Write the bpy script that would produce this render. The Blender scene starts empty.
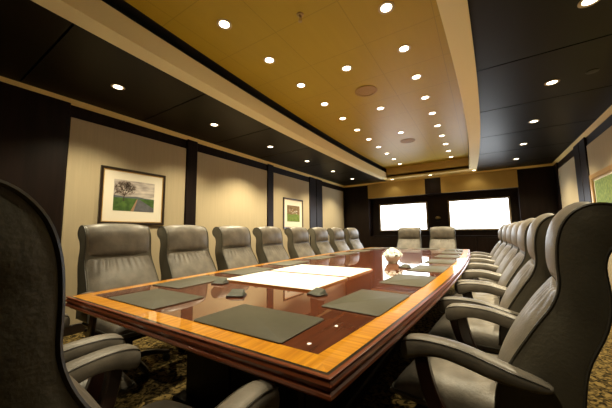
import bpy, math, random
from mathutils import Vector, Matrix
random.seed(7)
PI = math.pi
SC = bpy.context.scene
COL = SC.collection

# ------------------------------------------------------------------ materials
def new_mat(name):
    m = bpy.data.materials.new(name); m.use_nodes = True
    nt = m.node_tree; b = nt.nodes['Principled BSDF']
    return m, nt, b

def mat(name, col, rough=.5, metal=0., spec=.5, coat=0., coat_rough=.03, bump=0., bscale=60., var=0., vscale=6., stretch=(1, 1, 1), col2=None, detail=4):
    m, nt, b = new_mat(name)
    b.inputs['Base Color'].default_value = (*col, 1)
    b.inputs['Roughness'].default_value = rough
    b.inputs['Metallic'].default_value = metal
    b.inputs['Specular IOR Level'].default_value = spec
    b.inputs['Coat Weight'].default_value = coat
    b.inputs['Coat Roughness'].default_value = coat_rough
    tc = nt.nodes.new('ShaderNodeTexCoord')
    if var or col2:
        mp = nt.nodes.new('ShaderNodeMapping'); mp.inputs['Scale'].default_value = stretch
        n = nt.nodes.new('ShaderNodeTexNoise'); n.inputs['Scale'].default_value = vscale; n.inputs['Detail'].default_value = detail
        r = nt.nodes.new('ShaderNodeValToRGB')
        c2 = col2 or tuple(c * (1 + var) for c in col); c1 = col if col2 else tuple(c * (1 - var) for c in col)
        r.color_ramp.elements[0].color = (*c1, 1); r.color_ramp.elements[1].color = (*c2, 1)
        r.color_ramp.elements[0].position = .35; r.color_ramp.elements[1].position = .65
        nt.links.new(tc.outputs['Object'], mp.inputs[0]); nt.links.new(mp.outputs[0], n.inputs['Vector'])
        nt.links.new(n.outputs['Fac'], r.inputs[0]); nt.links.new(r.outputs[0], b.inputs['Base Color'])
    if bump:
        n2 = nt.nodes.new('ShaderNodeTexNoise'); n2.inputs['Scale'].default_value = bscale; n2.inputs['Detail'].default_value = 3
        bp = nt.nodes.new('ShaderNodeBump'); bp.inputs['Strength'].default_value = bump; bp.inputs['Distance'].default_value = .01
        nt.links.new(tc.outputs['Object'], n2.inputs['Vector']); nt.links.new(n2.outputs['Fac'], bp.inputs['Height'])
        nt.links.new(bp.outputs[0], b.inputs['Normal'])
    return m

def emit(name, col, s):
    m, nt, b = new_mat(name)
    b.inputs['Base Color'].default_value = (.8, .8, .8, 1)
    b.inputs['Emission Color'].default_value = (*col, 1); b.inputs['Emission Strength'].default_value = s
    return m

def seam_mat(name, col, sx, ox, sy, oy, rough, width=.006, spec=.5, var=.08, coat=0., dark=.35):
    """panelled ceiling: straight dark joints at a spacing of sx by sy"""
    m, nt, b = new_mat(name)
    L = nt.links.new
    tc = nt.nodes.new('ShaderNodeTexCoord'); sp = nt.nodes.new('ShaderNodeSeparateXYZ'); L(tc.outputs['Object'], sp.inputs[0])
    outs = []
    for ax, s, o in (('X', sx, ox), ('Y', sy, oy)):
        a = nt.nodes.new('ShaderNodeMath'); a.operation = 'SUBTRACT'; a.inputs[1].default_value = o; L(sp.outputs[ax], a.inputs[0])
        p = nt.nodes.new('ShaderNodeMath'); p.operation = 'PINGPONG'; p.inputs[1].default_value = s / 2; L(a.outputs[0], p.inputs[0])
        c = nt.nodes.new('ShaderNodeMath'); c.operation = 'LESS_THAN'; c.inputs[1].default_value = width / 2; L(p.outputs[0], c.inputs[0])
        outs.append(c)
    mx = nt.nodes.new('ShaderNodeMath'); mx.operation = 'MAXIMUM'; L(outs[0].outputs[0], mx.inputs[0]); L(outs[1].outputs[0], mx.inputs[1])
    n = nt.nodes.new('ShaderNodeTexNoise'); n.inputs['Scale'].default_value = 3; n.inputs['Detail'].default_value = 5
    mp = nt.nodes.new('ShaderNodeMapping'); mp.inputs['Scale'].default_value = (6, .6, 1)
    L(tc.outputs['Object'], mp.inputs[0]); L(mp.outputs[0], n.inputs['Vector'])
    r = nt.nodes.new('ShaderNodeValToRGB')
    r.color_ramp.elements[0].color = (*[c * (1 - var) for c in col], 1); r.color_ramp.elements[1].color = (*[c * (1 + var) for c in col], 1)
    L(n.outputs['Fac'], r.inputs[0])
    mix = nt.nodes.new('ShaderNodeMix'); mix.data_type = 'RGBA'
    L(mx.outputs[0], mix.inputs['Factor']); L(r.outputs[0], mix.inputs['A']); mix.inputs['B'].default_value = (*[c * dark for c in col], 1)
    L(mix.outputs['Result'], b.inputs['Base Color'])
    b.inputs['Roughness'].default_value = rough; b.inputs['Specular IOR Level'].default_value = spec; b.inputs['Coat Weight'].default_value = coat
    return m

def carpet_mat():
    m, nt, b = new_mat('carpet'); L = nt.links.new
    tc = nt.nodes.new('ShaderNodeTexCoord')
    n = nt.nodes.new('ShaderNodeTexNoise'); n.inputs['Scale'].default_value = 26; n.inputs['Detail'].default_value = 3; n.inputs['Distortion'].default_value = 1.2
    L(tc.outputs['Object'], n.inputs['Vector'])
    r = nt.nodes.new('ShaderNodeValToRGB'); e = r.color_ramp.elements
    e[0].position = .40; e[0].color = (.014, .010, .003, 1); e[1].position = .60; e[1].color = (.24, .165, .055, 1)
    k = e.new(.5); k.color = (.10, .066, .02, 1)
    L(n.outputs['Fac'], r.inputs[0]); L(r.outputs[0], b.inputs['Base Color'])
    n2 = nt.nodes.new('ShaderNodeTexNoise'); n2.inputs['Scale'].default_value = 300; L(tc.outputs['Object'], n2.inputs['Vector'])
    bp = nt.nodes.new('ShaderNodeBump'); bp.inputs['Strength'].default_value = .6; bp.inputs['Distance'].default_value = .008
    L(n2.outputs['Fac'], bp.inputs['Height']); L(bp.outputs[0], b.inputs['Normal'])
    b.inputs['Roughness'].default_value = .95; b.inputs['Specular IOR Level'].default_value = .1
    return m

def grain_mat(name, c1, c2, stretch, scale, rough, coat=1.0, spec=.5, coat_rough=.02):
    m, nt, b = new_mat(name); L = nt.links.new
    tc = nt.nodes.new('ShaderNodeTexCoord'); mp = nt.nodes.new('ShaderNodeMapping'); mp.inputs['Scale'].default_value = stretch
    n = nt.nodes.new('ShaderNodeTexNoise'); n.inputs['Scale'].default_value = scale; n.inputs['Detail'].default_value = 6; n.inputs['Roughness'].default_value = .55
    r = nt.nodes.new('ShaderNodeValToRGB'); e = r.color_ramp.elements
    e[0].position = .35; e[0].color = (*c1, 1); e[1].position = .68; e[1].color = (*c2, 1)
    L(tc.outputs['Object'], mp.inputs[0]); L(mp.outputs[0], n.inputs['Vector']); L(n.outputs['Fac'], r.inputs[0]); L(r.outputs[0], b.inputs['Base Color'])
    b.inputs['Roughness'].default_value = rough; b.inputs['Coat Weight'].default_value = coat; b.inputs['Coat Roughness'].default_value = coat_rough
    b.inputs['Specular IOR Level'].default_value = spec; b.inputs['Coat IOR'].default_value = 2.0
    return m

M = {}
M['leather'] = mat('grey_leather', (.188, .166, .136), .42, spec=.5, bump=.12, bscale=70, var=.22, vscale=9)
M['leather_shaded'] = mat('grey_leather_shaded', (.12, .108, .08), .42, spec=.45, bump=.12, bscale=90, var=.12, vscale=5)  # same leather as the cushions, colour darkened for shade on sides and rear
M['piping'] = mat('leather_piping', (.05, .045, .035), .4)
M['piping_light'] = mat('leather_seam', (.22, .20, .16), .45)
M['mahog_dark'] = mat('dark_mahogany', (.022, .008, .005), .28, coat=.5, var=.3, vscale=10, stretch=(1, 1, .15))
M['black_metal'] = mat('black_metal', (.012, .011, .010), .35, metal=.3)
M['caster'] = mat('caster_plastic', (.01, .01, .01), .5)
M['table'] = grain_mat('mahogany_top', (.075, .015, .003), (.15, .034, .007), (5, .5, 1), 4, .45, 1.0, .15)
M['band_x'] = grain_mat('satinwood_end', (.66, .24, .006), (.98, .44, .022), (24, 1.2, 1), 3, .30, coat=.8)
M['band_y'] = grain_mat('satinwood_side', (.66, .24, .006), (.98, .44, .022), (1.2, 24, 1), 3, .30, coat=.8)
M['ebony'] = mat('ebony_line', (.008, .006, .004), .3, coat=.8)
M['molding'] = grain_mat('mahogany_molding', (.19, .044, .013), (.24, .058, .018), (3, .3, 1), 3, .36, coat=.45, coat_rough=.12, spec=.3)
M['pad'] = mat('olive_leather_pad', (.066, .060, .035), .55, bump=.06, bscale=160, var=.06, vscale=30)
M['board'] = mat('white_board', (.86, .85, .82), .5)
M['board_edge'] = mat('board_edge_wood', (.42, .17, .03), .45)
M['mic'] = mat('mic_black', (.02, .02, .014), .35)
M['mic_top'] = mat('mic_grille', (.05, .052, .035), .5, bump=.3, bscale=500)
M['steel'] = mat('brushed_nickel', (.70, .64, .52), .6, metal=.2)
M['petal'] = mat('cream_petals', (.97, .96, .93), .6, var=.02, vscale=40)
M['petal_core'] = mat('flower_centre', (.62, .55, .25), .8)
M['leafg'] = mat('flower_leaf', (.10, .13, .035), .6)
M['bowl'] = mat('gold_glass_bowl', (.95, .88, .70), .2)
M['carpet'] = carpet_mat()
M['wood_wall'] = mat('espresso_panel', (.011, .0055, .004), .42, spec=.2, var=.25, vscale=6, stretch=(3, 3, .25))
M['fabric'] = mat('beige_wall_fabric', (.53, .435, .28), .9, spec=.15, bump=.12, bscale=500, var=.03, vscale=50, stretch=(1, 1, .04))
M['base'] = mat('dark_baseboard', (.016, .009, .007), .35)
M['crown'] = mat('tan_moulding', (.78, .60, .24), .6, spec=.2)
M['beam'] = mat('beam_tan', (.86, .75, .45), .65, spec=.2)
M['gold_ceil'] = seam_mat('gold_panel_ceiling', (.45, .31, .028), .63, -.865, .615, 1.235, .42, .006, spec=.3, var=.06, dark=.75)
M['soffit'] = seam_mat('espresso_soffit', (.013, .0095, .0035), 40, 17.3, 1.22, 1.90, .40, .02, spec=.16, var=.2, dark=.05)
M['bulk'] = mat('tan_bulkhead', (.50, .34, .11), .6, spec=.2, var=.05, vscale=3)
M['gap'] = mat('black_reveal', (.008, .006, .004), .8)
M['ring'] = mat('downlight_trim', (.50, .40, .24), .4)
M['lens'] = emit('downlight_lamp', (1.0, .86, .60), 9)
M['grille'] = mat('speaker_grille', (.34, .20, .035), .6, bump=.2, bscale=600)
M['screen'] = emit('screen_light', (.88, .94, 1.0), 7.0)
M['screen_frame'] = mat('screen_bronze_frame', (.42, .33, .22), .4, metal=.3)
M['frame_dark'] = mat('picture_frame_dark', (.025, .014, .008), .3, coat=.4)
M['frame_gold'] = mat('picture_frame_gilt', (.50, .27, .06), .35, metal=.5)
M['fillet'] = mat('gilt_fillet', (.55, .33, .10), .4, metal=.4)
M['mat'] = mat('cream_picture_mat', (.92, .84, .68), .8)
M['sky'] = mat('print_sky', (.34, .29, .27), .7, col2=(.70, .62, .54), vscale=6, stretch=(1, 1, 5))
M['grass'] = mat('print_grass', (.03, .08, .008), .7, col2=(.08, .16, .02), vscale=14)
M['road'] = mat('print_road', (.12, .12, .13), .7, var=.15, vscale=20)
M['verge'] = mat('print_verge', (.36, .22, .12), .7)
M['bark'] = mat('print_bark', (.045, .028, .018), .8)
M['blossom'] = mat('print_blossom', (.13, .085, .06), .8)
M['hill'] = mat('print_hill', (.10, .12, .13), .8)
M['autumn'] = mat('print_autumn_trees', (.10, .06, .02), .7, col2=(.33, .20, .08), vscale=40)
M['field'] = mat('print_green_field', (.10, .17, .02), .7, col2=(.24, .30, .05), vscale=28)
M['brass'] = mat('dull_brass', (.40, .30, .14), .3, metal=.8)

# ------------------------------------------------------------------ mesh helpers
class MB:
    def __init__(s): s.v = []; s.f = []; s.mi = []
    def add(s, vs, fs, mi=0):
        o = len(s.v); s.v += [tuple(v) for v in vs]; s.f += [tuple(i + o for i in f) for f in fs]; s.mi += [mi] * len(fs)
    def box(s, lo, hi, bev=0.):
        x0, y0, z0 = lo; x1, y1, z1 = hi
        if not bev:
            s.add([(x0, y0, z0), (x1, y0, z0), (x1, y1, z0), (x0, y1, z0), (x0, y0, z1), (x1, y0, z1), (x1, y1, z1), (x0, y1, z1)],
                  [(0, 3, 2, 1), (4, 5, 6, 7), (0, 1, 5, 4), (1, 2, 6, 5), (2, 3, 7, 6), (3, 0, 4, 7)])
        else:
            b = bev
            def ring(i, z): return [(x0 + i, y0 + b, z), (x0 + b, y0 + i, z), (x1 - b, y0 + i, z), (x1 - i, y0 + b, z), (x1 - i, y1 - b, z), (x1 - b, y1 - i, z), (x0 + b, y1 - i, z), (x0 + i, y1 - b, z)]
            s.loft([ring(b * .9, z0), ring(0, z0 + b), ring(0, z1 - b), ring(b * .9, z1)])
    def loft(s, rings, cap=True, closed=True):
        n = len(rings[0]); vs = [p for r in rings for p in r]; fs = []
        for k in range(len(rings) - 1):
            for i in range(n if closed else n - 1):
                j = (i + 1) % n; fs.append((k * n + i, k * n + j, (k + 1) * n + j, (k + 1) * n + i))
        if cap and closed:
            fs.append(tuple(reversed(range(n)))); fs.append(tuple((len(rings) - 1) * n + i for i in range(n)))
        s.add(vs, fs)
    def tube(s, pts, r, seg=8, cap=True):
        pts = [Vector(p) for p in pts]; rings = []
        up = Vector((0, 0, 1))
        prev = None
        for i, p in enumerate(pts):
            t = (pts[min(i + 1, len(pts) - 1)] - pts[max(i - 1, 0)]).normalized()
            if prev is None:
                a = t.cross(up)
                if a.length < .05: a = t.cross(Vector((1, 0, 0)))
            else: a = prev - t * prev.dot(t)
            a.normalize(); prev = a; b = t.cross(a)
            rr = r[i] if isinstance(r, (list, tuple)) else r
            rings.append([p + a * rr * math.cos(2 * PI * k / seg) + b * rr * math.sin(2 * PI * k / seg) for k in range(seg)])
        s.loft(rings, cap)
    def lathe(s, prof, seg=24, c=(0, 0, 0)):
        s.loft([[(c[0] + r * math.cos(2 * PI * k / seg), c[1] + r * math.sin(2 * PI * k / seg), c[2] + z) for k in range(seg)] for r, z in prof])
    def build(s, name, m, parent=None, loc=None, angle=.7, smooth=True):
        me = bpy.data.meshes.new(name); me.from_pydata(s.v, [], s.f)
        ms = m if isinstance(m, (list, tuple)) else [m]
        for q in ms: me.materials.append(q)
        me.polygons.foreach_set('material_index', s.mi)
        import bmesh
        bm = bmesh.new(); bm.from_mesh(me); bmesh.ops.recalc_face_normals(bm, faces=bm.faces); bm.to_mesh(me); bm.free()
        if smooth:
            me.polygons.foreach_set('use_smooth', [True] * len(me.polygons)); me.set_sharp_from_angle(angle=angle)
        me.update()
        o = bpy.data.objects.new(name, me); COL.objects.link(o)
        if parent: o.parent = parent
        if loc: o.location = loc
        return o

def catmull(P, n=6, closed=False):
    out = []; N = len(P)
    rng = N if closed else N - 1
    for i in range(rng):
        g = lambda k: Vector(P[k % N]) if closed else Vector(P[min(max(k, 0), N - 1)])
        p0, p1, p2, p3 = g(i - 1), g(i), g(i + 1), g(i + 2)
        for j in range(n):
            t = j / n
            out.append(.5 * ((2 * p1) + (-p0 + p2) * t + (2 * p0 - 5 * p1 + 4 * p2 - p3) * t * t + (-p0 + 3 * p1 - 3 * p2 + p3) * t ** 3))
    if not closed: out.append(Vector(P[-1]))
    return out

def empty(name, loc=(0, 0, 0), rz=0):
    o = bpy.data.objects.new(name, None); COL.objects.link(o); o.location = loc; o.rotation_euler = (0, 0, rz); o.empty_display_size = .1
    return o
def tag(o, label, cat, group=None):
    o['label'] = label; o['category'] = cat
    if group: o['group'] = group
    return o
def struct(o): o['kind'] = 'structure'; return o
def dup(o, parent=None):
    c = o.copy(); COL.objects.link(c)
    if parent: c.parent = parent
    for ch in [x for x in KIDS.get(o.name, [])]: dup(ch, c)
    return c
KIDS = {}
def index_kids():
    KIDS.clear()
    for o in bpy.data.objects:
        if o.parent: KIDS.setdefault(o.parent.name, []).append(o)
ORD = ['first', 'second', 'third', 'fourth', 'fifth', 'sixth', 'seventh', 'eighth', 'ninth', 'tenth', 'eleventh', 'twelfth', 'thirteenth']

# ------------------------------------------------------------------ room
XL, XR, YF, YN = -4.0, 1.555, 8.70, -2.2
ZS = 2.70            # side soffits
ZT = 2.96            # raised gold ceiling
AX = -1.245
Y0, Y1 = -.55, 8.0   # tray ends
def half_in(y): return 1.14 - .075 * ((y - 4.6) / 3) ** 2
BW = .17             # beam width

b = MB(); b.box((XL - .1, YN - .1, -.1), (XR + .1, YF + .5, 0)); struct(b.build('floor', M['carpet'], smooth=False))

def wall_side(name, x, out, panels, pil):
    b = MB(); lo, hi = sorted((x, x + out)); b.box((lo, YN - .1, 0), (hi, YF + .5, ZT + .2)); w = struct(b.build(name, M['wood_wall'], smooth=False))
    s = -1 if out > 0 else 1            # into the room
    for y0, y1 in panels:
        b = MB(); a, c = sorted((x, x + s * .012)); b.box((a, y0, .105), (c, y1, 2.50), .004); b.build('fabric_panel', M['fabric'], w)
    for y0, y1 in pil:
        b = MB(); a, c = sorted((x, x + s * .03)); b.box((a, y0, .105), (c, y1, 2.66), .006); b.build('pilaster', M['wood_wall'], w)
    return w
wall_l = wall_side('wall_left', XL, -.12, [(1.13, 2.63), (2.84, 4.63), (4.85, 6.40), (7.13, 8.62)],
                   [(.45, 1.12), (-.25, .44), (2.64, 2.83), (4.64, 4.84), (6.41, 6.75), (6.78, 7.12)])
wall_r = wall_side('wall_right', XR, .12, [(6.98, 8.36), (4.2, 6.30), (2.2, 4.0)],
                   [(6.31, 6.63), (6.65, 6.97), (8.37, 8.69), (4.01, 4.19), (1.9, 2.19)])
b = MB(); b.box((XL, YN - .1, 0), (XR, YN, ZT + .2)); struct(b.build('wall_near', M['wood_wall'], smooth=False))
for nm, x, s in (('baseboard_left', XL, 1), ('baseboard_right', XR, -1)):
    b = MB(); a, c = sorted((x + s*.0, x + s * .022)); b.box((a, YN, 0), (c, YF, .105), .004); struct(b.build(nm, M['base']))

# far wall : columns, niche with the two screens, tan bulkhead above it
NX0, NX1, NB = -3.12, .82, 8.99
b = MB()
b.box((XL, YF, 0), (NX0, YF + .4, ZT + .2)); b.box((NX1, YF, 0), (XR, YF + .4, ZT + .2))
b.box((NX0, NB, .97), (NX1, YF + .4, 2.2)); b.box((NX0, YF, 2.2), (NX1, YF + .4, ZT + .2)); b.box((NX0, YF, 0), (NX1, YF + .4, .955))
wall_f = struct(b.build('wall_far', M['wood_wall'], smooth=False))
b = MB(); b.box((NX0, YF - .02, .955), (NX1, NB, .972)); b.build('ledge', M['wood_wall'], wall_f, smooth=False)
b = MB(); b.box((NX0, YF - .03, 2.195), (-1.37, YF, 2.66), .003); b.box((-.94, YF - .03, 2.195), (NX1, YF, 2.66), .003); b.build('bulkhead', M['bulk'], wall_f)
b = MB(); b.box((-1.365, YF - .025, 2.20), (-.945, YF, 2.655), .003); b.build('dark_panel', M['wood_wall'], wall_f)
for x0 in (-3.1, -1.13): 
    for k in range(2):
        b = MB(); xa = x0 + .02 + k * .965; b.box((xa, YF - .012, .12), (xa + .93, YF, .93), .004); b.build('lower_panel', M['wood_wall'], wall_f)

# crown moulding round the room
def crown(name, pts2, prof):
    pass
prof = [(0, 2.648), (.014, 2.650), (.026, 2.668), (.052, 2.686), (.060, 2.70), (0, 2.70)]
for nm, mk in (('trim_1', lambda d, z, t: (XL + d, YN if t == 0 else YF - d, z)), ('trim_2', lambda d, z, t: (XR - d, YN if t == 0 else YF - d, z)),
               ('trim_3', lambda d, z, t: ((XL + d) if t == 0 else (XR - d), YF - d, z))):
    b = MB(); b.loft([[mk(d, z, t) for d, z in prof] for t in (0, 1)]); struct(b.build(nm, M['crown'], angle=.5))

# ceiling: raised gold field, two dark side soffits, end strips
def xin(y, s): return AX + s * half_in(y)
def xout(y, s): return AX + s * (half_in(y) + BW)
ys = [Y0 + (Y1 - Y0) * k / 40 for k in range(41)]
b = MB()
pl = [(xin(y, -1), y) for y in ys]; pr = [(xin(y, 1), y) for y in ys]
b.loft([[(p[0], p[1], ZT), (q[0], q[1], ZT), (q[0], q[1], ZT + .1), (p[0], p[1], ZT + .1)] for p, q in zip(pl, pr)])
ceil = struct(b.build('ceiling', M['gold_ceil'], smooth=False))
for s, xw in ((-1, XL), (1, XR)):
    cut = [YN, -.54, .68, 1.90, 3.12, 4.28, 5.5, 6.72, 7.94, YF]
    xo = lambda y: xout(min(max(y, Y0), Y1), s)
    for y0, y1 in zip(cut[:-1], cut[1:]):
        b = MB(); Y = [y0 + .008 + (y1 - y0 - .016) * k / 8 for k in range(9)]
        b.loft([[(xw, y, ZS), (xo(y), y, ZS), (xo(y), y, ZS + .03), (xw, y, ZS + .03)] for y in Y])
        b.build('soffit', M['soffit'], ceil, smooth=False)
    b = MB(); b.loft([[(xw, y, ZS + .035), (xo(y), y, ZS + .035), (xo(y), y, ZS + .06), (xw, y, ZS + .06)] for y in [YN] + ys + [YF]]); b.build('reveal', M['gap'], ceil, smooth=False)
for ya, yb in ((YN, Y0), (Y1, YF)):
    b = MB(); yy = Y0 if ya == YN else Y1
    b.box((xout(yy, -1), ya, ZS), (xout(yy, 1), yb, ZS + .06)); b.build('soffit', M['crown'] if ya == Y1 else M['soffit'], ceil, smooth=False)
for s in (-1, 1):      # bowed beams along the tray and the dark reveal above each
    b = MB(); b.loft([[(xin(y, s), y, 2.66), (xout(y, s), y, 2.66), (xout(y, s), y, 2.84), (xin(y, s), y, 2.84)] for y in ys]); struct(b.build('trim_4' if s < 0 else 'trim_5', M['beam'], angle=.5))
    b = MB(); b.loft([[(xin(y, s) + s * .001, y, ZT + .02), (xin(y, s) + s * .15, y, ZT + .02), (xin(y, s) + s * .15, y, 2.83), (xin(y, s) + s * .17, y, 2.83), (xin(y, s) + s * .17, y, ZT + .1), (xin(y, s) + s * .001, y, ZT + .1)] for y in ys]); b.build('reveal', M['gap'], ceil, smooth=False)
for y in (Y0, Y1):     # tray ends
    b = MB(); a, c = (y - .05, y) if y == Y0 else (y, y + .05); b.box((xin(y, -1) - .0, a, 2.66), (xin(y, 1), c, ZT + .1)); struct(b.build('trim_6' if y == Y0 else 'trim_7', M['bulk'], smooth=False))

# ------------------------------------------------------------------ downlights
WARM = (1.0, .865, .58)
def spot(parent, p, size=2.2):
    l = bpy.data.lights.new('spot', 'SPOT'); l.energy = p; l.color = WARM; l.spot_size = size; l.spot_blend = .7 if size > 2 else .5; l.shadow_soft_size = .035
    o = bpy.data.objects.new('lamp_beam', l); COL.objects.link(o); o.parent = parent; o.location = (0, 0, -.02)
ringb = MB(); ringb.lathe([(.043, 0), (.064, 0), (.066, -.004), (.058, -.007), (.048, -.006), (.043, -.002)], 28)
lensb = MB(); lensb.lathe([(.0005, -.003), (.044, -.003), (.044, 0), (.0005, 0)], 24)
ring_me = lens_me = None
def downlight(x, y, z, label, power, size=2.2, group='recessed downlights'):
    global ring_me, lens_me
    e = empty('recessed_downlight', (x, y, z)); tag(e, label, 'downlight', group)
    if ring_me is None:
        r = ringb.build('trim_ring', M['ring'], e); ln = lensb.build('lamp_lens', M['lens'], e); ring_me, lens_me = r.data, ln.data
    else:
        for nm, me in (('trim_ring', ring_me), ('lamp_lens', lens_me)):
            o = bpy.data.objects.new(nm, me); COL.objects.link(o); o.parent = e
    spot(e, power, size)
P_TRAY, P_SOFF = 62, 145
for k in range(-2, 11):
    y = 1.52 + .612 * k
    for x, row in ((-1.81, 'left'), (-.555, 'right')):
        if k < 0 and (row == 'left' or k == -1): continue  # the one nearer right-row lamp is unseen, added to brighten the nearest chair's side
        downlight(x, y, ZT, f'round downlight in the gold ceiling, {row} row, ' + (f'{ORD[k - (row == "right")]} in view from the near end' if k >= (row == 'right') else ['unseen one added almost over the camera to light a chair side', '', 'just above the top of the photo'][k + 2]), P_TRAY, 1.42, f'downlights of the {row} row in the gold ceiling')
for k, y in enumerate((1.52, 2.73, 3.95, 5.17)):
    downlight(-1.18, y, ZT, 'downlight on the gold ceiling centre line, ' + (f'{ORD[k - 1]} in view from the near end' if k else 'just above the top of the photo'), P_TRAY, 1.42, 'downlights on the centre line of the gold ceiling')
for k in range(-1, 6):
    y = 1.285 + 1.265 * k
    for x, row in ((-3.21, 'left'), (.73, 'right')):
        if k < (-1 if row == 'left' else 1): continue  # the nearest left lamp is unseen, added to lift the left chairs' near sides
        downlight(x, y, ZS, f'round downlight in the dark {row} soffit, ' + ('unseen one added at the near end to light chair sides' if k < 0 else f'{ORD[k - (row == "right")]} in view from the near end'), P_SOFF * (.75, .7, 1.5, .9, 1.1, .9, .45)[k], 2.12, f'downlights in the dark {row} soffit')
for k, x in enumerate((-2.24, -1.17, -.10)):
    downlight(x, 8.42, ZS, f'round downlight in the strip above the screens, {["left", "middle", "right"][k]} one', 5, 2.2, 'downlights in the strip above the screens')

# ceiling speakers and sprinklers
for y, lab in ((3.34, 'large round ceiling speaker grille in the gold ceiling, the nearer one'), (5.74, 'round ceiling speaker grille in the gold ceiling, the farther one')):
    e = empty('ceiling_speaker', (-1.18, y, ZT)); tag(e, lab, 'speaker', 'ceiling speakers')
    b = MB(); b.lathe([(.115, 0), (.145, 0), (.147, -.005), (.135, -.010), (.118, -.008), (.115, -.004)], 36); b.build('rim', M['grille'], e)
    b = MB(); b.lathe([(.0005, -.005), (.116, -.004), (.116, 0), (.0005, 0)], 32); b.build('grille', M['grille'], e)
e = empty('ceiling_sprinkler', (-1.19, 1.80, ZT)); tag(e, 'small pendent sprinkler head hanging from the gold ceiling', 'sprinkler')
b = MB(); b.lathe([(.0005, 0), (.03, 0), (.028, -.008), (.010, -.012), (.009, -.03), (.0005, -.03)], 16); b.build('escutcheon', M['brass'], e)
b = MB()
for s in (-1, 1): b.tube([(s * .008, 0, -.028), (s * .014, 0, -.045), (s * .006, 0, -.062)], .003, 6)
b.lathe([(.0005, -.062), (.017, -.060), (.017, -.064), (.0005, -.066)], 14); b.build('deflector', M['brass'], e)
b = MB(); b.lathe([(.0005, 0), (.05, 0), (.048, -.006), (.0005, -.008)], 24)
o = b.build('ceiling_disc', M['black_metal'], loc=(1.03, 3.77, ZS)); tag(o, 'flat dark sprinkler cover disc in the right dark soffit', 'sprinkler')

# ------------------------------------------------------------------ screens
for x0, x1, lab in ((-2.80, -1.42, 'bright white wall screen on the far wall, the left one'), (-.77, .605, 'bright white wall screen on the far wall, the right one')):
    e = empty('wall_screen', ((x0 + x1) / 2, NB, 1.56)); tag(e, lab, 'screen', 'screens on the far wall')
    w = (x1 - x0) / 2; z0, z1 = 1.165 - 1.56, 1.955 - 1.56; fr = .045
    b = MB()
    rect = lambda i, y: [(-w - i, y, z0 - i), (w + i, y, z0 - i), (w + i, y, z1 + i), (-w - i, y, z1 + i)]
    b.loft([rect(fr, 0), rect(fr, -.05), rect(fr - .008, -.06), rect(.004, -.055), rect(0, -.042)], cap=False); b.build('frame', M['screen_frame'], e, angle=.4)
    b = MB(); b.box((-w - .01, -.043, z0 - .01), (w + .01, -.01, z1 + .01)); b.build('display', M['screen'], e, smooth=False)
e = empty('wall_camera', (-1.10, NB, 1.50)); tag(e, 'small rounded brass coloured fitting on the far wall between the two screens', 'wall fitting')
b = MB(); b.loft([[(.075 * q * math.cos(2 * PI * k / 20), -d, .05 * q * math.sin(2 * PI * k / 20)) for k in range(20)] for q, d in ((1, 0), (1, .02), (.9, .05), (.6, .075), (.05, .085))]); b.build('dome', M['brass'], e)
b = MB(); b.box((-.05, -.02, -.12), (.05, 0, -.045), .004); b.build('bracket', M['black_metal'], e)

# ------------------------------------------------------------------ pictures
def frame_parts(e, w, h, fw, fmat, matw, fill, dep=.03):
    # local: x along the wall, z up, -y out of the wall ; e is rotated into place
    R = lambda i, y: [(-w / 2 + i, y, -h / 2 + i), (w / 2 - i, y, -h / 2 + i), (w / 2 - i, y, h / 2 - i), (-w / 2 + i, y, h / 2 - i)]
    b = MB(); b.loft([R(0, 0), R(0, -dep + .004), R(.006, -dep), R(fw - .008, -dep + .004), R(fw, -dep + .014)], cap=False); f = b.build('frame', fmat, e, angle=.4)
    b = MB(); b.loft([R(fw - .001, -dep + .012), R(fw + .008, -dep + .012), R(fw + .008, -dep + .018), R(fw - .001, -dep + .018)], cap=False); b.build('fillet', fill, f, smooth=False)
    b = MB(); b.box((-w / 2 + fw, -.012, -h / 2 + fw), (w / 2 - fw, 0, h / 2 - fw)); m_ = b.build('mat_board', M['mat'], e, smooth=False)
    return m_
def flat(name, pts, y, m_, parent, th=.001):
    b = MB(); b.loft([[(x, y, z) for x, z in pts], [(x, y - th, z) for x, z in pts]]); return b.build(name, m_, parent, smooth=False)
# tree beside a road (left wall, first panel)
e = empty('framed_picture', (XL + .013, 1.875, 1.617), PI / 2); tag(e, 'dark framed picture of a bare tree beside a country road, on the left wall', 'picture', 'framed pictures')
frame_parts(e, .83, .74, .034, M['frame_dark'], .1, M['fillet'])
pw, ph, pc = .52, .41, .025
x0, x1, z0, z1 = -.26, .26, pc - ph / 2 - .01, pc + ph / 2 - .01
pr_ = flat('print', [(x0, z0), (x1, z0), (x1, z1), (x0, z1)], -.012, M['sky'], e)
hz = z0 + ph * .42
flat('hills', [(x0, hz - .01), (x1, hz - .01), (x1, hz + .008), (.15, hz + .014), (.02, hz + .03), (-.12, hz + .018), (x0, hz + .03)], -.0131, M['hill'], pr_, .0004)
flat('meadow', [(x0, z0), (x1, z0), (x1, hz + .004), (x0, hz)], -.0135, M['grass'], pr_, .0004)
flat('road', [(-.03, z0), (x1, z0), (x1, z0 + .05), (.06, hz - .005), (.03, hz - .005)], -.0141, M['road'], pr_, .0004)
flat('verge', [(-.05, z0), (-.01, z0), (.035, hz - .005), (.026, hz - .005)], -.0147, M['verge'], pr_, .0004)
b = MB(); rnd = random.Random(5)
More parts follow.
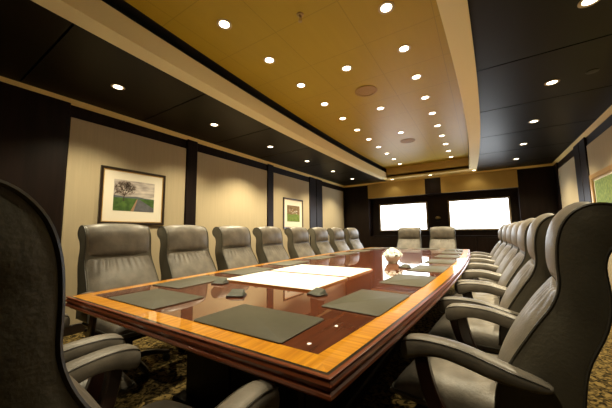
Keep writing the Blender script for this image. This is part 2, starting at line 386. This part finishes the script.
def branch(p, a, L, r, d):
    q = (p[0] + L * math.cos(a), p[1] + L * math.sin(a)); n = (-math.sin(a), math.cos(a)); r2 = r * .62
    q = (max(x0 + .004, q[0]), min(z1 - .004, q[1]))
    b.loft([[(p[0] + n[0] * r * s, yy, p[1] + n[1] * r * s) for s, yy in ((-1, -.0142), (1, -.0142), (1, -.0150), (-1, -.0150))],
            [(q[0] + n[0] * r2 * s, yy, q[1] + n[1] * r2 * s) for s, yy in ((-1, -.0142), (1, -.0142), (1, -.0150), (-1, -.0150))]])
    if d:
        for k in range(3 if d > 1 else 2): branch(q, a + rnd.uniform(-.95, .95), L * rnd.uniform(.62, .9), r2, d - 1)
for a in (PI / 2 + .75, PI / 2 - .75, PI / 2 + .25, PI / 2 - .3): branch((-.135, hz + .03), a, .062, .0045, 4)
branch((-.14, hz - .04), PI / 2 - .05, .075, .007, 0)
b.build('tree', M['bark'], pr_, smooth=False)
b = MB()
for k in range(420):
    a = rnd.uniform(0, 2 * PI); r = rnd.random() ** .5
    x, z = -.13 + .135 * r * math.cos(a), hz + .125 + .10 * r * math.sin(a); s = rnd.uniform(.003, .006)
    if x - s < x0 or z + s > z1: continue
    b.add([(x - s, -.0152, z), (x, -.0152, z - s), (x + s, -.0152, z), (x, -.0152, z + s)], [(0, 1, 2, 3)])
bl = b.build('blossom', M['blossom'], pr_, smooth=False); bl['kind'] = 'stuff'
# autumn trees (left wall, third panel)
e = empty('framed_picture', (XL + .013, 5.625, 1.585), PI / 2); tag(e, 'dark framed picture of a green field below brown trees, on the left wall', 'picture', 'framed pictures')
frame_parts(e, .84, .75, .036, M['frame_dark'], .1, M['fillet'])
pr_ = flat('print', [(-.27, -.20), (.27, -.20), (.27, .20), (-.27, .20)], -.012, M['autumn'], e)
flat('meadow', [(-.27, -.20), (.27, -.20), (.27, -.03), (.1, .0), (-.1, -.03), (-.27, -.01)], -.0135, M['field'], pr_, .0004)
b = MB()
for k in range(16):
    x, z = -.2 + .4 * rnd.random(), .0 + .1 * rnd.random(); s = .012
    b.add([(x - s, -.014, z - s * .6), (x + s, -.014, z - s * .6), (x + s, -.014, z + s * .6), (x - s, -.014, z + s * .6)], [(0, 1, 2, 3)])
q = b.build('pale_blossom', M['mat'], pr_, smooth=False); q['kind'] = 'stuff'
# gilt picture (right wall)
e = empty('framed_picture', (XR - .013, 5.40, 1.50), -PI / 2); tag(e, 'gilt framed picture of a green field hanging on the right wall', 'picture', 'framed pictures')
frame_parts(e, 1.55, .96, .075, M['frame_gold'], .05, M['fillet'], .04)
flat('print', [(-.665, -.37), (.665, -.37), (.665, .37), (-.665, .37)], -.012, M['field'], e)

# ------------------------------------------------------------------ conference table
TX, TY0, TY1, TZ = -1.245, .65, 6.32, .75
TYM = (TY0 + TY1) / 2
def hw(y): return 1.055 - .16 * ((y - 4.2) / 3.55) ** 2
tyl = [TY0 + (TY1 - TY0) * k / 36 for k in range(37)]
def outline(i, z):
    """table outline inset by i at height z, counter-clockwise"""
    L = []
    yy = [TY0 + i + (TY1 - TY0 - 2 * i) * k / 36 for k in range(37)]
    for y in yy: L.append((TX + hw(y) - i, y, z))
    for y in reversed(yy): L.append((TX - hw(y) + i, y, z))
    return L
table = empty('conference_table', (TX, TYM, 0)); tag(table, 'long boat-shaped mahogany conference table with orange satinwood border filling the room', 'table')
off = lambda r: [(p[0] - TX, p[1] - TYM, p[2]) for p in r]
BD0, BD1, BD2 = .013, .024, .106
b = MB(); n = 37
ro = off(outline(BD2, TZ)); lo_ = off(outline(BD2, TZ - .03))
fs = []
vs = ro + lo_
for k in range(36):
    fs.append((k, k + 1, 2 * n - 2 - k, 2 * n - 1 - k)); fs.append(tuple(i + 2 * n for i in (2 * n - 1 - k, 2 * n - 2 - k, k + 1, k)))
N2 = 2 * n
for i in range(N2): fs.append((i, N2 + i, N2 + (i + 1) % N2, (i + 1) % N2))
b.add(vs, fs); b.build('tabletop', M['table'], table, smooth=False)
def band(i0, i1, name, mats):
    b = MB(); a = off(outline(i0, TZ)); c = off(outline(i1, TZ)); a2 = off(outline(i0, TZ - .03)); c2 = off(outline(i1, TZ - .03))
    for i in range(N2):
        j = (i + 1) % N2; end = i in (n - 1, N2 - 1)
        b.add([a[i], a[j], c[j], c[i], a2[i], a2[j], c2[j], c2[i]], [(0, 1, 2, 3), (7, 6, 5, 4)], 0 if end else 1)
    return b.build(name, mats, table, smooth=False)
band(BD1, BD2, 'satinwood_border', [M['band_x'], M['band_y']])['label'] = 'orange satinwood border'
band(BD0, BD1, 'ebony_line', [M['ebony'], M['ebony']])['label'] = 'thin black inlay line'
mp_ = [(BD0, TZ), (.003, TZ), (0, TZ - .002), (.001, TZ - .007), (.007, TZ - .010), (.001, TZ - .014), (-.003, TZ - .020), (-.002, TZ - .027), (.005, TZ - .031), (.006, TZ - .036), (-.004, TZ - .041),
       (-.006, TZ - .048), (-.001, TZ - .054), (.016, TZ - .062), (.018, TZ - .068), (.06, TZ - .070), (.06, TZ - .03)]
b = MB(); b.loft([off(outline(i, z)) for i, z in mp_], cap=False); b.build('edge_molding', M['molding'], table, angle=.45)
b = MB(); q = off(outline(.16, TZ - .06)); q2 = off(outline(.16, TZ - .03)); b.loft([q, q2]); b.build('underframe', M['mahog_dark'], table, smooth=False)
for yc in (2.0, 5.05):
    b = MB(); y = yc - TYM
    b.box((-.50, y - .90, .0), (.50, y + .90, .09), .012); b.box((-.44, y - .84, .09), (.44, y + .84, TZ - .06), .01)
    for s in (-1, 1):
        for k in range(3): b.box((s * .44 - .008, y - .78 + k * .54, .15), (s * .44 + .008, y - .30 + k * .54, .62), .006)
    for s in (-1, 1):
        for k in range(2): b.box((-.39 + k * .41, y + s * .84 - .008, .15), (-.02 + k * .41, y + s * .84 + .008, .62), .006)
    b.build('pedestal', M['wood_wall'], table)

# things lying on the table
def rrect(w, d, r, z, n=4):
    L = []
    for cx, cy, a0 in ((w / 2 - r, d / 2 - r, 0), (-w / 2 + r, d / 2 - r, PI / 2), (-w / 2 + r, -d / 2 + r, PI), (w / 2 - r, -d / 2 + r, 1.5 * PI)):
        for k in range(n + 1):
            a = a0 + PI / 2 * k / n; L.append((cx + r * math.cos(a), cy + r * math.sin(a), z))
    return L
def pad_mesh(w, d):
    b = MB(); b.loft([rrect(w - .002, d - .002, .012, 0), rrect(w, d, .012, .002), rrect(w, d, .012, .005), rrect(w - .006, d - .006, .01, .007)]); return b
pad_me = None
def pad(x, y, rz, label, group='leather desk pads'):
    global pad_me
    if pad_me is None:
        o = pad_mesh(.475, .30).build('desk_pad', M['pad']); pad_me = o.data
    else:
        o = bpy.data.objects.new('desk_pad', pad_me); COL.objects.link(o)
    o.location = (x, y, TZ); o.rotation_euler = (0, 0, rz); tag(o, label, 'desk pad', group)
pad(-1.615, .905, 0, 'olive leather desk pad at the near end of the table, left one')
pad(-.825, .905, 0, 'olive leather desk pad at the near end of the table, right one, closest to camera')

LY = [1.215, 1.935, 2.67, 3.44, 4.26, 5.03, 5.80, 6.57]
RY = [1.50 + .75 * k for k in range(7)]
for k, y in enumerate(LY):
    if k == 7: continue
    slope = math.atan((hw(y + .1) - hw(y - .1)) / .2)
    pad(TX - hw(y) + .125 + .155, y + (.14 if k == 0 else .06), PI / 2 + slope, f'olive leather desk pad along the left side of the table, {ORD[k]} from the near end')
for k, y in enumerate(RY):
    slope = math.atan((hw(y + .1) - hw(y - .1)) / .2)
    pad(TX + hw(y) - .104 - .152, y - .05, -PI / 2 - slope, f'olive leather desk pad along the right side of the table, {ORD[k]} from the near end')
pad(-1.62, 6.06, PI, 'olive leather desk pad at the far end of the table, left one')
pad(-1.0, 6.06, PI, 'olive leather desk pad at the far end of the table, right one')

for yc, lab in ((1.76, 'white board lying flat in the middle of the table, the nearer of two'), (2.335, 'white board lying flat in the middle of the table, the farther of two')):
    e = empty('presentation_board', (-1.325, yc, TZ)); tag(e, lab, 'board', 'white boards on the table')
    b = MB(); b.loft([rrect(.82, .54, .006, 0), rrect(.82, .54, .006, .011)]); b.build('edge_band', M['board_edge'], e)
    b = MB(); b.loft([rrect(.812, .532, .005, .0105), rrect(.812, .532, .005, .0125)]); b.build('white_face', M['board'], e)

def mic(x, y, rz, label):
    e = empty('table_microphone', (x, y, TZ)); e.rotation_euler = (0, 0, rz); tag(e, label, 'microphone', 'table microphones')
    b = MB(); b.loft([rrect(.105, .085, .012, 0), rrect(.105, .085, .012, .008), rrect(.10, .08, .012, .010)]); b.build('base', M['mic'], e)
    b = MB(); lo = rrect(.094, .074, .010, .010); hi = [(p[0] * .8, p[1] * .55 + .012, .034 if p[1] > 0 else .024) for p in rrect(.094, .074, .010, .03)]; b.loft([lo, hi]); b.build('grille', M['mic_top'], e)
mic(-1.25, 1.18, .5, 'small black wedge-shaped table microphone between the near desk pads and white boards')
mic(-.85, 1.44, -.3, 'small black wedge-shaped table microphone at the right corner of the nearer white board')
mic(-1.655, 1.40, .2, 'small black table microphone at the left corner of the nearer white board')
mic(-.69, 2.92, -.5, 'small dark table microphone near the flower bowl')

# flower bowl
e = empty('flower_bowl', (-.92, 3.32, TZ)); e.scale = (1.12, 1.12, 1.12); tag(e, 'low bowl of cream white flowers on the far half of the table', 'flowers')
b = MB(); b.lathe([(.0005, 0), (.050, 0), (.052, .005), (.048, .010), (.066, .026), (.078, .048), (.080, .066), (.076, .067), (.070, .048), (.04, .022), (.0005, .018)], 28); b.build('bowl', M['bowl'], e)
b = MB(); rnd = random.Random(3)
for k in range(26):
    a = rnd.uniform(0, 2 * PI); r = rnd.uniform(.045, .095); z = .06 + rnd.uniform(0, .03); c = Vector((r * math.cos(a), r * math.sin(a), z)); d = Vector((math.cos(a), math.sin(a), rnd.uniform(-.2, .5))).normalized(); s_ = Vector((-math.sin(a), math.cos(a), 0))
    b.add([c - d * .02, c + s_ * .010 + Vector((0, 0, .004)), c + d * .028, c - s_ * .010 + Vector((0, 0, .004))], [(0, 1, 2, 3)])
b.build('leaves', M['leafg'], e, smooth=False)
def bloom(c, R, nrm):
    b = MB(); nrm = nrm.normalized(); u = nrm.cross(Vector((.3, .2, 1))).normalized(); v = nrm.cross(u)
    for ring, (num, rr, lift, open_) in enumerate(((7, R, .0, .9), (6, R * .75, R * .22, .6), (4, R * .45, R * .38, .25))):
        for k in range(num):
            a = 2 * PI * k / num + ring * .5; d = u * math.cos(a) + v * math.sin(a); t = nrm.cross(d)
            base = c + nrm * lift * .4; tip = c + d * rr + nrm * (lift + rr * (1 - open_) * .8); mid = (base + tip) / 2 + nrm * rr * .18
            wdt = rr * .62
            b.add([base, mid + t * wdt, tip + t * wdt * .45, tip + nrm * rr * .1, tip - t * wdt * .45, mid - t * wdt, mid - nrm * rr * .12], [(0, 1, 6), (1, 2, 3, 6), (6, 3, 4, 5), (0, 6, 5)])
    return b
bl = []
for k, (a, r, z) in enumerate([(0, 0, .135)] + [(2 * PI * k / 6 + .2, .042, .118) for k in range(6)] + [(2 * PI * k / 9, .075, .088) for k in range(9)]):
    c = Vector((r * math.cos(a), r * math.sin(a), z)); nrm = Vector((r * math.cos(a), r * math.sin(a), .055))
    o = bloom(c, .034 * rnd.uniform(.9, 1.1), nrm).build('flower', M['petal'], e)
    bb = MB(); bb.lathe([(.0005, -.003), (.006, 0), (.005, .005), (.0005, .007)], 8, c + nrm.normalized() * .012); bb.build('flower_centre', M['petal_core'], o)

# ------------------------------------------------------------------ executive chair (faces +Y, origin on the floor under the seat)
FRONT = [(-.035, .44), (-.046, .56), (-.090, .66), (-.165, .79), (-.214, .868), (-.237, .935), (-.238, 1.01), (-.245, 1.085), (-.266, 1.146), (-.304, 1.188), (-.352, 1.202), (-.400, 1.187), (-.428, 1.142), (-.416, 1.098), (-.392, 1.076),
         (-.368, 1.052), (-.354, 1.0), (-.357, .90), (-.340, .81), (-.292, .69), (-.272, .56), (-.262, .44)]
PROF = catmull([Vector((0, y, z)) for y, z in FRONT], 4)
NF = 9 * 4 + 4       # index reaching the top of the roll
def inset(P, d):
    n = len(P); out = []
    for i in range(n):
        a, c = P[i - 1], P[(i + 1) % n]; t = (c - a); t.normalize(); nr = Vector((0, -t.z, t.y)) # left normal of travel
        out.append(P[i] + nr * d)
    return out
# travel goes up the front (facing +y) so the interior is on the left (-y): test and flip if needed
_a = sum(PROF[i].y * PROF[(i + 1) % len(PROF)].z - PROF[(i + 1) % len(PROF)].y * PROF[i].z for i in range(len(PROF)))
SGN = 1 if _a > 0 else -1
def bw(z): return .268 + .022 * max(0, min(1, (1.0 - z) / .4))
def at_x(P, f): return [(f * bw(p.z), p.y, p.z) for p in P]
def sheet(name, prof_seg, hfun, x0f, m, parent, nx=18, lift=-.004):
    """padded cushion following a stretch of the front profile"""
    n = len(prof_seg); top = []; bot = []
    L = [0]
    for i in range(1, n): L.append(L[-1] + (prof_seg[i] - prof_seg[i - 1]).length)
    for i in range(n):
        a, c = prof_seg[max(i - 1, 0)], prof_seg[min(i + 1, n - 1)]; t = (c - a).normalized(); nr = Vector((0, t.z, -t.y)) # outward (+y when going up)
        s = L[i] / L[-1]; W = x0f * bw(prof_seg[i].z)
        for j in range(nx + 1):
            u = -1 + 2 * j / nx
            uu = math.copysign(abs(u) ** .8, u)
            h = hfun(s, uu, prof_seg[i].z)
            p = prof_seg[i] + nr * (lift + h); top.append((uu * W, p.y, p.z))
            p = prof_seg[i] + nr * (lift - .004); bot.append((uu * W, p.y, p.z))
    b = MB(); c = nx + 1; N = n * c; fs = []
    for i in range(n - 1):
        for j in range(nx):
            q = (i * c + j, i * c + j + 1, (i + 1) * c + j + 1, (i + 1) * c + j); fs.append(q); fs.append(tuple(N + k for k in reversed(q)))
    rim = [j for j in range(nx)] + [i * c + nx for i in range(n - 1)] + [(n - 1) * c + nx - j for j in range(nx)] + [(n - 1 - i) * c for i in range(n - 1)]
    for k in range(len(rim)):
        a, d = rim[k], rim[(k + 1) % len(rim)]; fs.append((a, N + a, N + d, d))
    b.add(top + bot, fs); return b.build(name, m, parent, angle=1.2)
def pill(s, p=4): return max(0, 1 - abs(2 * s - 1) ** p) ** .5
def sup(cx, cz, w, h, n=16, e=3.2):
    L = []
    for k in range(n):
        a = 2 * PI * k / n; c, s = math.cos(a), math.sin(a)
        L.append((cx + w / 2 * math.copysign(abs(c) ** (2 / e), c), cz + h / 2 * math.copysign(abs(s) ** (2 / e), s)))
    return L

def make_chair():
    root = empty('executive_chair')
    # shell with flat sides, softly rounded edges
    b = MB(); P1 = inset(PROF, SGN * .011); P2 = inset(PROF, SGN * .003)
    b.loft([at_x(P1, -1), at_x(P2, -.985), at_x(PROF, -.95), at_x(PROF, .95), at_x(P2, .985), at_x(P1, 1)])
    back = b.build('backrest', M['leather_shaded'], root, angle=.9)
    for f in (-1, 1):
        b = MB(); pts = at_x(inset(PROF, SGN * .004), f * .99); b.tube(pts, .0052, 6); b.build('piping', M['piping'], back)
    seg = [p for p in PROF[:NF + 1]]
    hd = [p for p in seg if p.z >= .935]; lw = [p for p in seg if .50 <= p.z <= .935]
    hr = sheet('headrest', hd, lambda s, u, z: .028 * pill(s, 5) * (1 - abs(u) ** 4) + .005 * (1 - u * u), .955, M['leather'], root)
    def low(s, u, z):
        d = 1 - s                                     # 0 at the crease under the headrest
        wr = .0035 * math.sin(u * 34 * (1 - .35 * d)) * math.exp(-((d - .16) / .16) ** 2) * (1 - abs(u) ** 3)
        return .026 * pill(s, 8) * (1 - abs(u) ** 5) + .014 * (1 - u * u) * math.sin(PI * s) + wr
    sheet('back_cushion', catmull(lw, 2), low, .955, M['leather'], root, 56)
    # seat
    b = MB(); nx, ny = 40, 30; W, D, yc = .262, .30, .07
    def top(u, v):
        e = max(0, 1 - abs(u) ** 6) ** .5 * max(0, 1 - abs(v) ** 6) ** .5
        a = math.atan2(u * W, v * D + .27); r = math.hypot(u * W, v * D + .27)
        wr = .008 * math.sin(a * 17) * math.exp(-((r - .17) / .12) ** 2)
        return .41 + .092 * e + (.016 * (1 - u * u) * (1 - v * v) + wr) * (e > .4) - .018 * max(0, v) ** 3
    vs = []; fs = []
    for s in (1, 0):
        for i in range(ny + 1):
            for j in range(nx + 1):
                u = math.sin((-1 + 2 * j / nx) * PI / 2); v = math.sin((-1 + 2 * i / ny) * PI / 2)
                u = .4 * u + .6 * (-1 + 2 * j / nx); v = .4 * v + .6 * (-1 + 2 * i / ny)
                vs.append((u * W, yc + v * D, top(u, v) if s else .41 - .05 * max(0, 1 - abs(u) ** 8) ** .5 * max(0, 1 - abs(v) ** 8) ** .5))
    c = nx + 1; N = c * (ny + 1)
    for i in range(ny):
        for j in range(nx):
            q = (i * c + j, i * c + j + 1, (i + 1) * c + j + 1, (i + 1) * c + j); fs.append(q); fs.append(tuple(N + k for k in reversed(q)))
    rim = [j for j in range(nx)] + [i * c + nx for i in range(ny)] + [ny * c + nx - j for j in range(nx)] + [(ny - i) * c for i in range(ny)]
    for k in range(len(rim)): fs.append((rim[k], N + rim[k], N + rim[(k + 1) % len(rim)], rim[(k + 1) % len(rim)]))
    b.add(vs, fs); st = b.build('seat', M['leather'], root, angle=1.2)
    b = MB(); b.tube([(x, y, .41) for x, y in [(p[0], p[1] + yc) for p in rrect(2 * W, 2 * D, .03, 0)] + [(p[0], p[1] + yc) for p in rrect(2 * W, 2 * D, .03, 0)][:1]], .005, 6); b.build('piping', M['piping'], st)
    b = MB(); b.box((-.26, -.20, .315), (.26, .27, .37), .015); b.box((-.335, -.01, .315), (.335, .15, .355), .01); b.build('seat_frame', M['mahog_dark'], root)
    # arms : (y, z centre, height, width)
    ST = [(-.205, 0.622, .010, .022), (-.195, 0.622, .022, .042), (-.165, 0.625, .040, .062), (-.11, 0.630, .056, .072), (-.04, 0.642, .070, .076), (.04, 0.659, .072, .078), (.12, 0.666, .068, .080), (.185, 0.659, .080, .082), (.228, 0.646, .092, .083), (.254, 0.637, .088, .080), (.268, 0.631, .066, .070), (.274, 0.628, .03, .045)]
    for s in (-1, 1):
        S2 = catmull([Vector((a, z, h)) for a, z, h, w in ST], 3); W2 = catmull([Vector((w, 0, 0)) for a, z, h, w in ST], 3)
        b = MB(); b.loft([[(x, q.x, z) for x, z in sup(s * .32, q.y, w.x, q.z, 18, 3.0)] for q, w in zip(S2, W2)]); arm = b.build('armrest', M['leather'], root, angle=1.2)
        for t in (-1, 1):
            b = MB(); b.tube([(s * .32 + t * w.x * .44, q.x, q.y + q.z * .37) for q, w in list(zip(S2, W2))[3:-4]], .0022, 5); b.build('seam', M['piping'], arm)
        # curved wooden support
        pts = catmull([Vector((s * .328, .195, .640)), Vector((s * .328, .188, .57)), Vector((s * .326, .160, .47)), Vector((s * .322, .115, .385)), Vector((s * .318, .06, .335))], 5)
        b = MB(); rings = []
        for i, p in enumerate(pts):
            t = (pts[min(i + 1, len(pts) - 1)] - pts[max(i - 1, 0)]).normalized(); nrm = Vector((0, t.z, -t.y)).normalized(); h = .026 + .008 * i / len(pts)
            rings.append([(p.x + dx, p.y + nrm.y * dn, p.z + nrm.z * dn) for dx, dn in ((-.016, -h + .006), (-.010, -h), (.010, -h), (.016, -h + .006), (.016, h - .006), (.010, h), (-.010, h), (-.016, h - .006))])
        b.loft(rings); b.build('arm_support', M['mahog_dark'], root)
    # pedestal
    b = MB(); b.lathe([(.0005, .05), (.045, .05), (.05, .07), (.045, .12), (.03, .13), (.028, .24), (.06, .27), (.10, .30), (.10, .318), (.0005, .318)], 20); b.build('column', M['black_metal'], root)
    for k in range(5):
        a = 2 * PI * k / 5 + .3; d = Vector((math.cos(a), math.sin(a), 0)); t = Vector((-d.y, d.x, 0)); rings = []
        for r, z, h, w in ((.03, .098, .05, .05), (.12, .105, .045, .048), (.21, .095, .04, .045), (.285, .078, .032, .042), (.31, .074, .024, .03)):
            c_ = d * r + Vector((0, 0, z)); rings.append([c_ + t * x + Vector((0, 0, zz)) for x, zz in sup(0, 0, w, h, 10, 3)])
        b = MB(); b.loft(rings); leg = b.build('base_leg', M['mahog_dark'], root)
        b = MB(); c_ = d * .29 + Vector((0, 0, .031))
        for sx in (-1, 1):
            o_ = c_ + t * sx * .014
            b.loft([[o_ + t * dx * .5 + d * r * math.cos(2 * PI * m / 16) + Vector((0, 0, r * math.sin(2 * PI * m / 16))) for m in range(16)] for dx, r in ((-.018, .024), (-.014, .030), (.014, .030), (.018, .024))])
        b.tube([c_ + Vector((0, 0, .0)), c_ + Vector((0, 0, .05))], .008, 8); b.build('caster', M['caster'], leg)
    return root

proto = make_chair(); index_kids()
first = True
def place(x, y, rz, label, group):
    global first
    r = proto if first else dup(proto); first = False
    r.location = (x, y, 0); r.rotation_euler = (0, 0, rz); tag(r, label, 'chair', group)
rnd = random.Random(11)
lab_l = ['grey leather executive chair on the left side, in front of the tree and road picture', 'grey leather chair on the left side, second from the near end, right of tree picture',
         'grey leather executive chair on the left side, third from the near end', 'grey leather executive chair on the left side, fourth from the near end', 'grey leather chair on the left side, fifth from near end, beside small field picture',
         'grey leather executive chair on the left side, sixth from the near end', 'grey leather executive chair on the left side, second from the far end', 'grey leather executive chair on the left side, last one at the far end']
for k, y in enumerate(LY):
    sl = math.atan((hw(y + .1) - hw(y - .1)) / .2)
    place(TX - hw(y) - (.36, .335, .31, .30, .30, .30, .30, .30)[k], y, -PI / 2 + sl * .6 + (-.06 if k == 0 else rnd.uniform(-.03, .03)), lab_l[k], 'chairs along the left side of the table')
lab_r = ['large grey leather chair at the right edge of the photo, nearest on right side', 'grey leather chair on the right side, second from near end, directly behind the nearest'] + \
        [f'grey leather executive chair on the right side, {w} from the near end' for w in ('third', 'fourth', 'fifth', 'sixth')] + ['grey leather executive chair on the right side, last one at the far end']
for k, y in enumerate(RY):
    sl = math.atan((hw(y + .1) - hw(y - .1)) / .2)
    place(TX + hw(y) + (.285, .265, .25, .245, .24, .24, .245)[k], (1.525, 2.33, 3.09, 3.84, 4.59, 5.34, 6.07)[k], PI / 2 - (.16, .09, .03, .0, -.02, -.02, .0)[k], lab_r[k], 'chairs along the right side of the table')
place(-.858, .375, .12, 'big dark grey leather chair seen from the side at the left edge of the photo', 'chairs at the near end of the table')
place(-1.70, .36, .0, 'grey leather chair at the near left table corner, mostly hidden behind the big one', 'chairs at the near end of the table')
place(-1.60, 7.1, PI, 'grey leather executive chair at the far end below the left screen, beside the flowers', 'chairs at the far end of the table')
place(-.83, 7.08, PI, 'grey leather executive chair at the far end between the two screens', 'chairs at the far end of the table')

# ------------------------------------------------------------------ camera, world, view
cam = bpy.data.cameras.new('camera'); co = bpy.data.objects.new('camera', cam); COL.objects.link(co); SC.camera = co
R = Vector((0.84156789, 0.5400329, -0.01131121)); U = Vector((0.06456317, -0.07977811, 0.99471958)); F = Vector((-0.53627892, 0.83785435, 0.10200493))
co.matrix_world = Matrix(((R.x, U.x, -F.x, 0), (R.y, U.y, -F.y, 0), (R.z, U.z, -F.z, 1.12), (0, 0, 0, 1)))
cam.sensor_fit = 'HORIZONTAL'; cam.sensor_width = 36; cam.lens = 274.689 / 612 * 36; cam.clip_start = .02
w = bpy.data.worlds.new('world'); SC.world = w; w.use_nodes = True
w.node_tree.nodes['Background'].inputs[0].default_value = (0, 0, 0, 1)
SC.view_settings.view_transform = 'Standard'; SC.view_settings.look = 'None'; SC.view_settings.gamma = 1; SC.view_settings.use_curve_mapping = False
SC.view_settings.exposure = 0.0
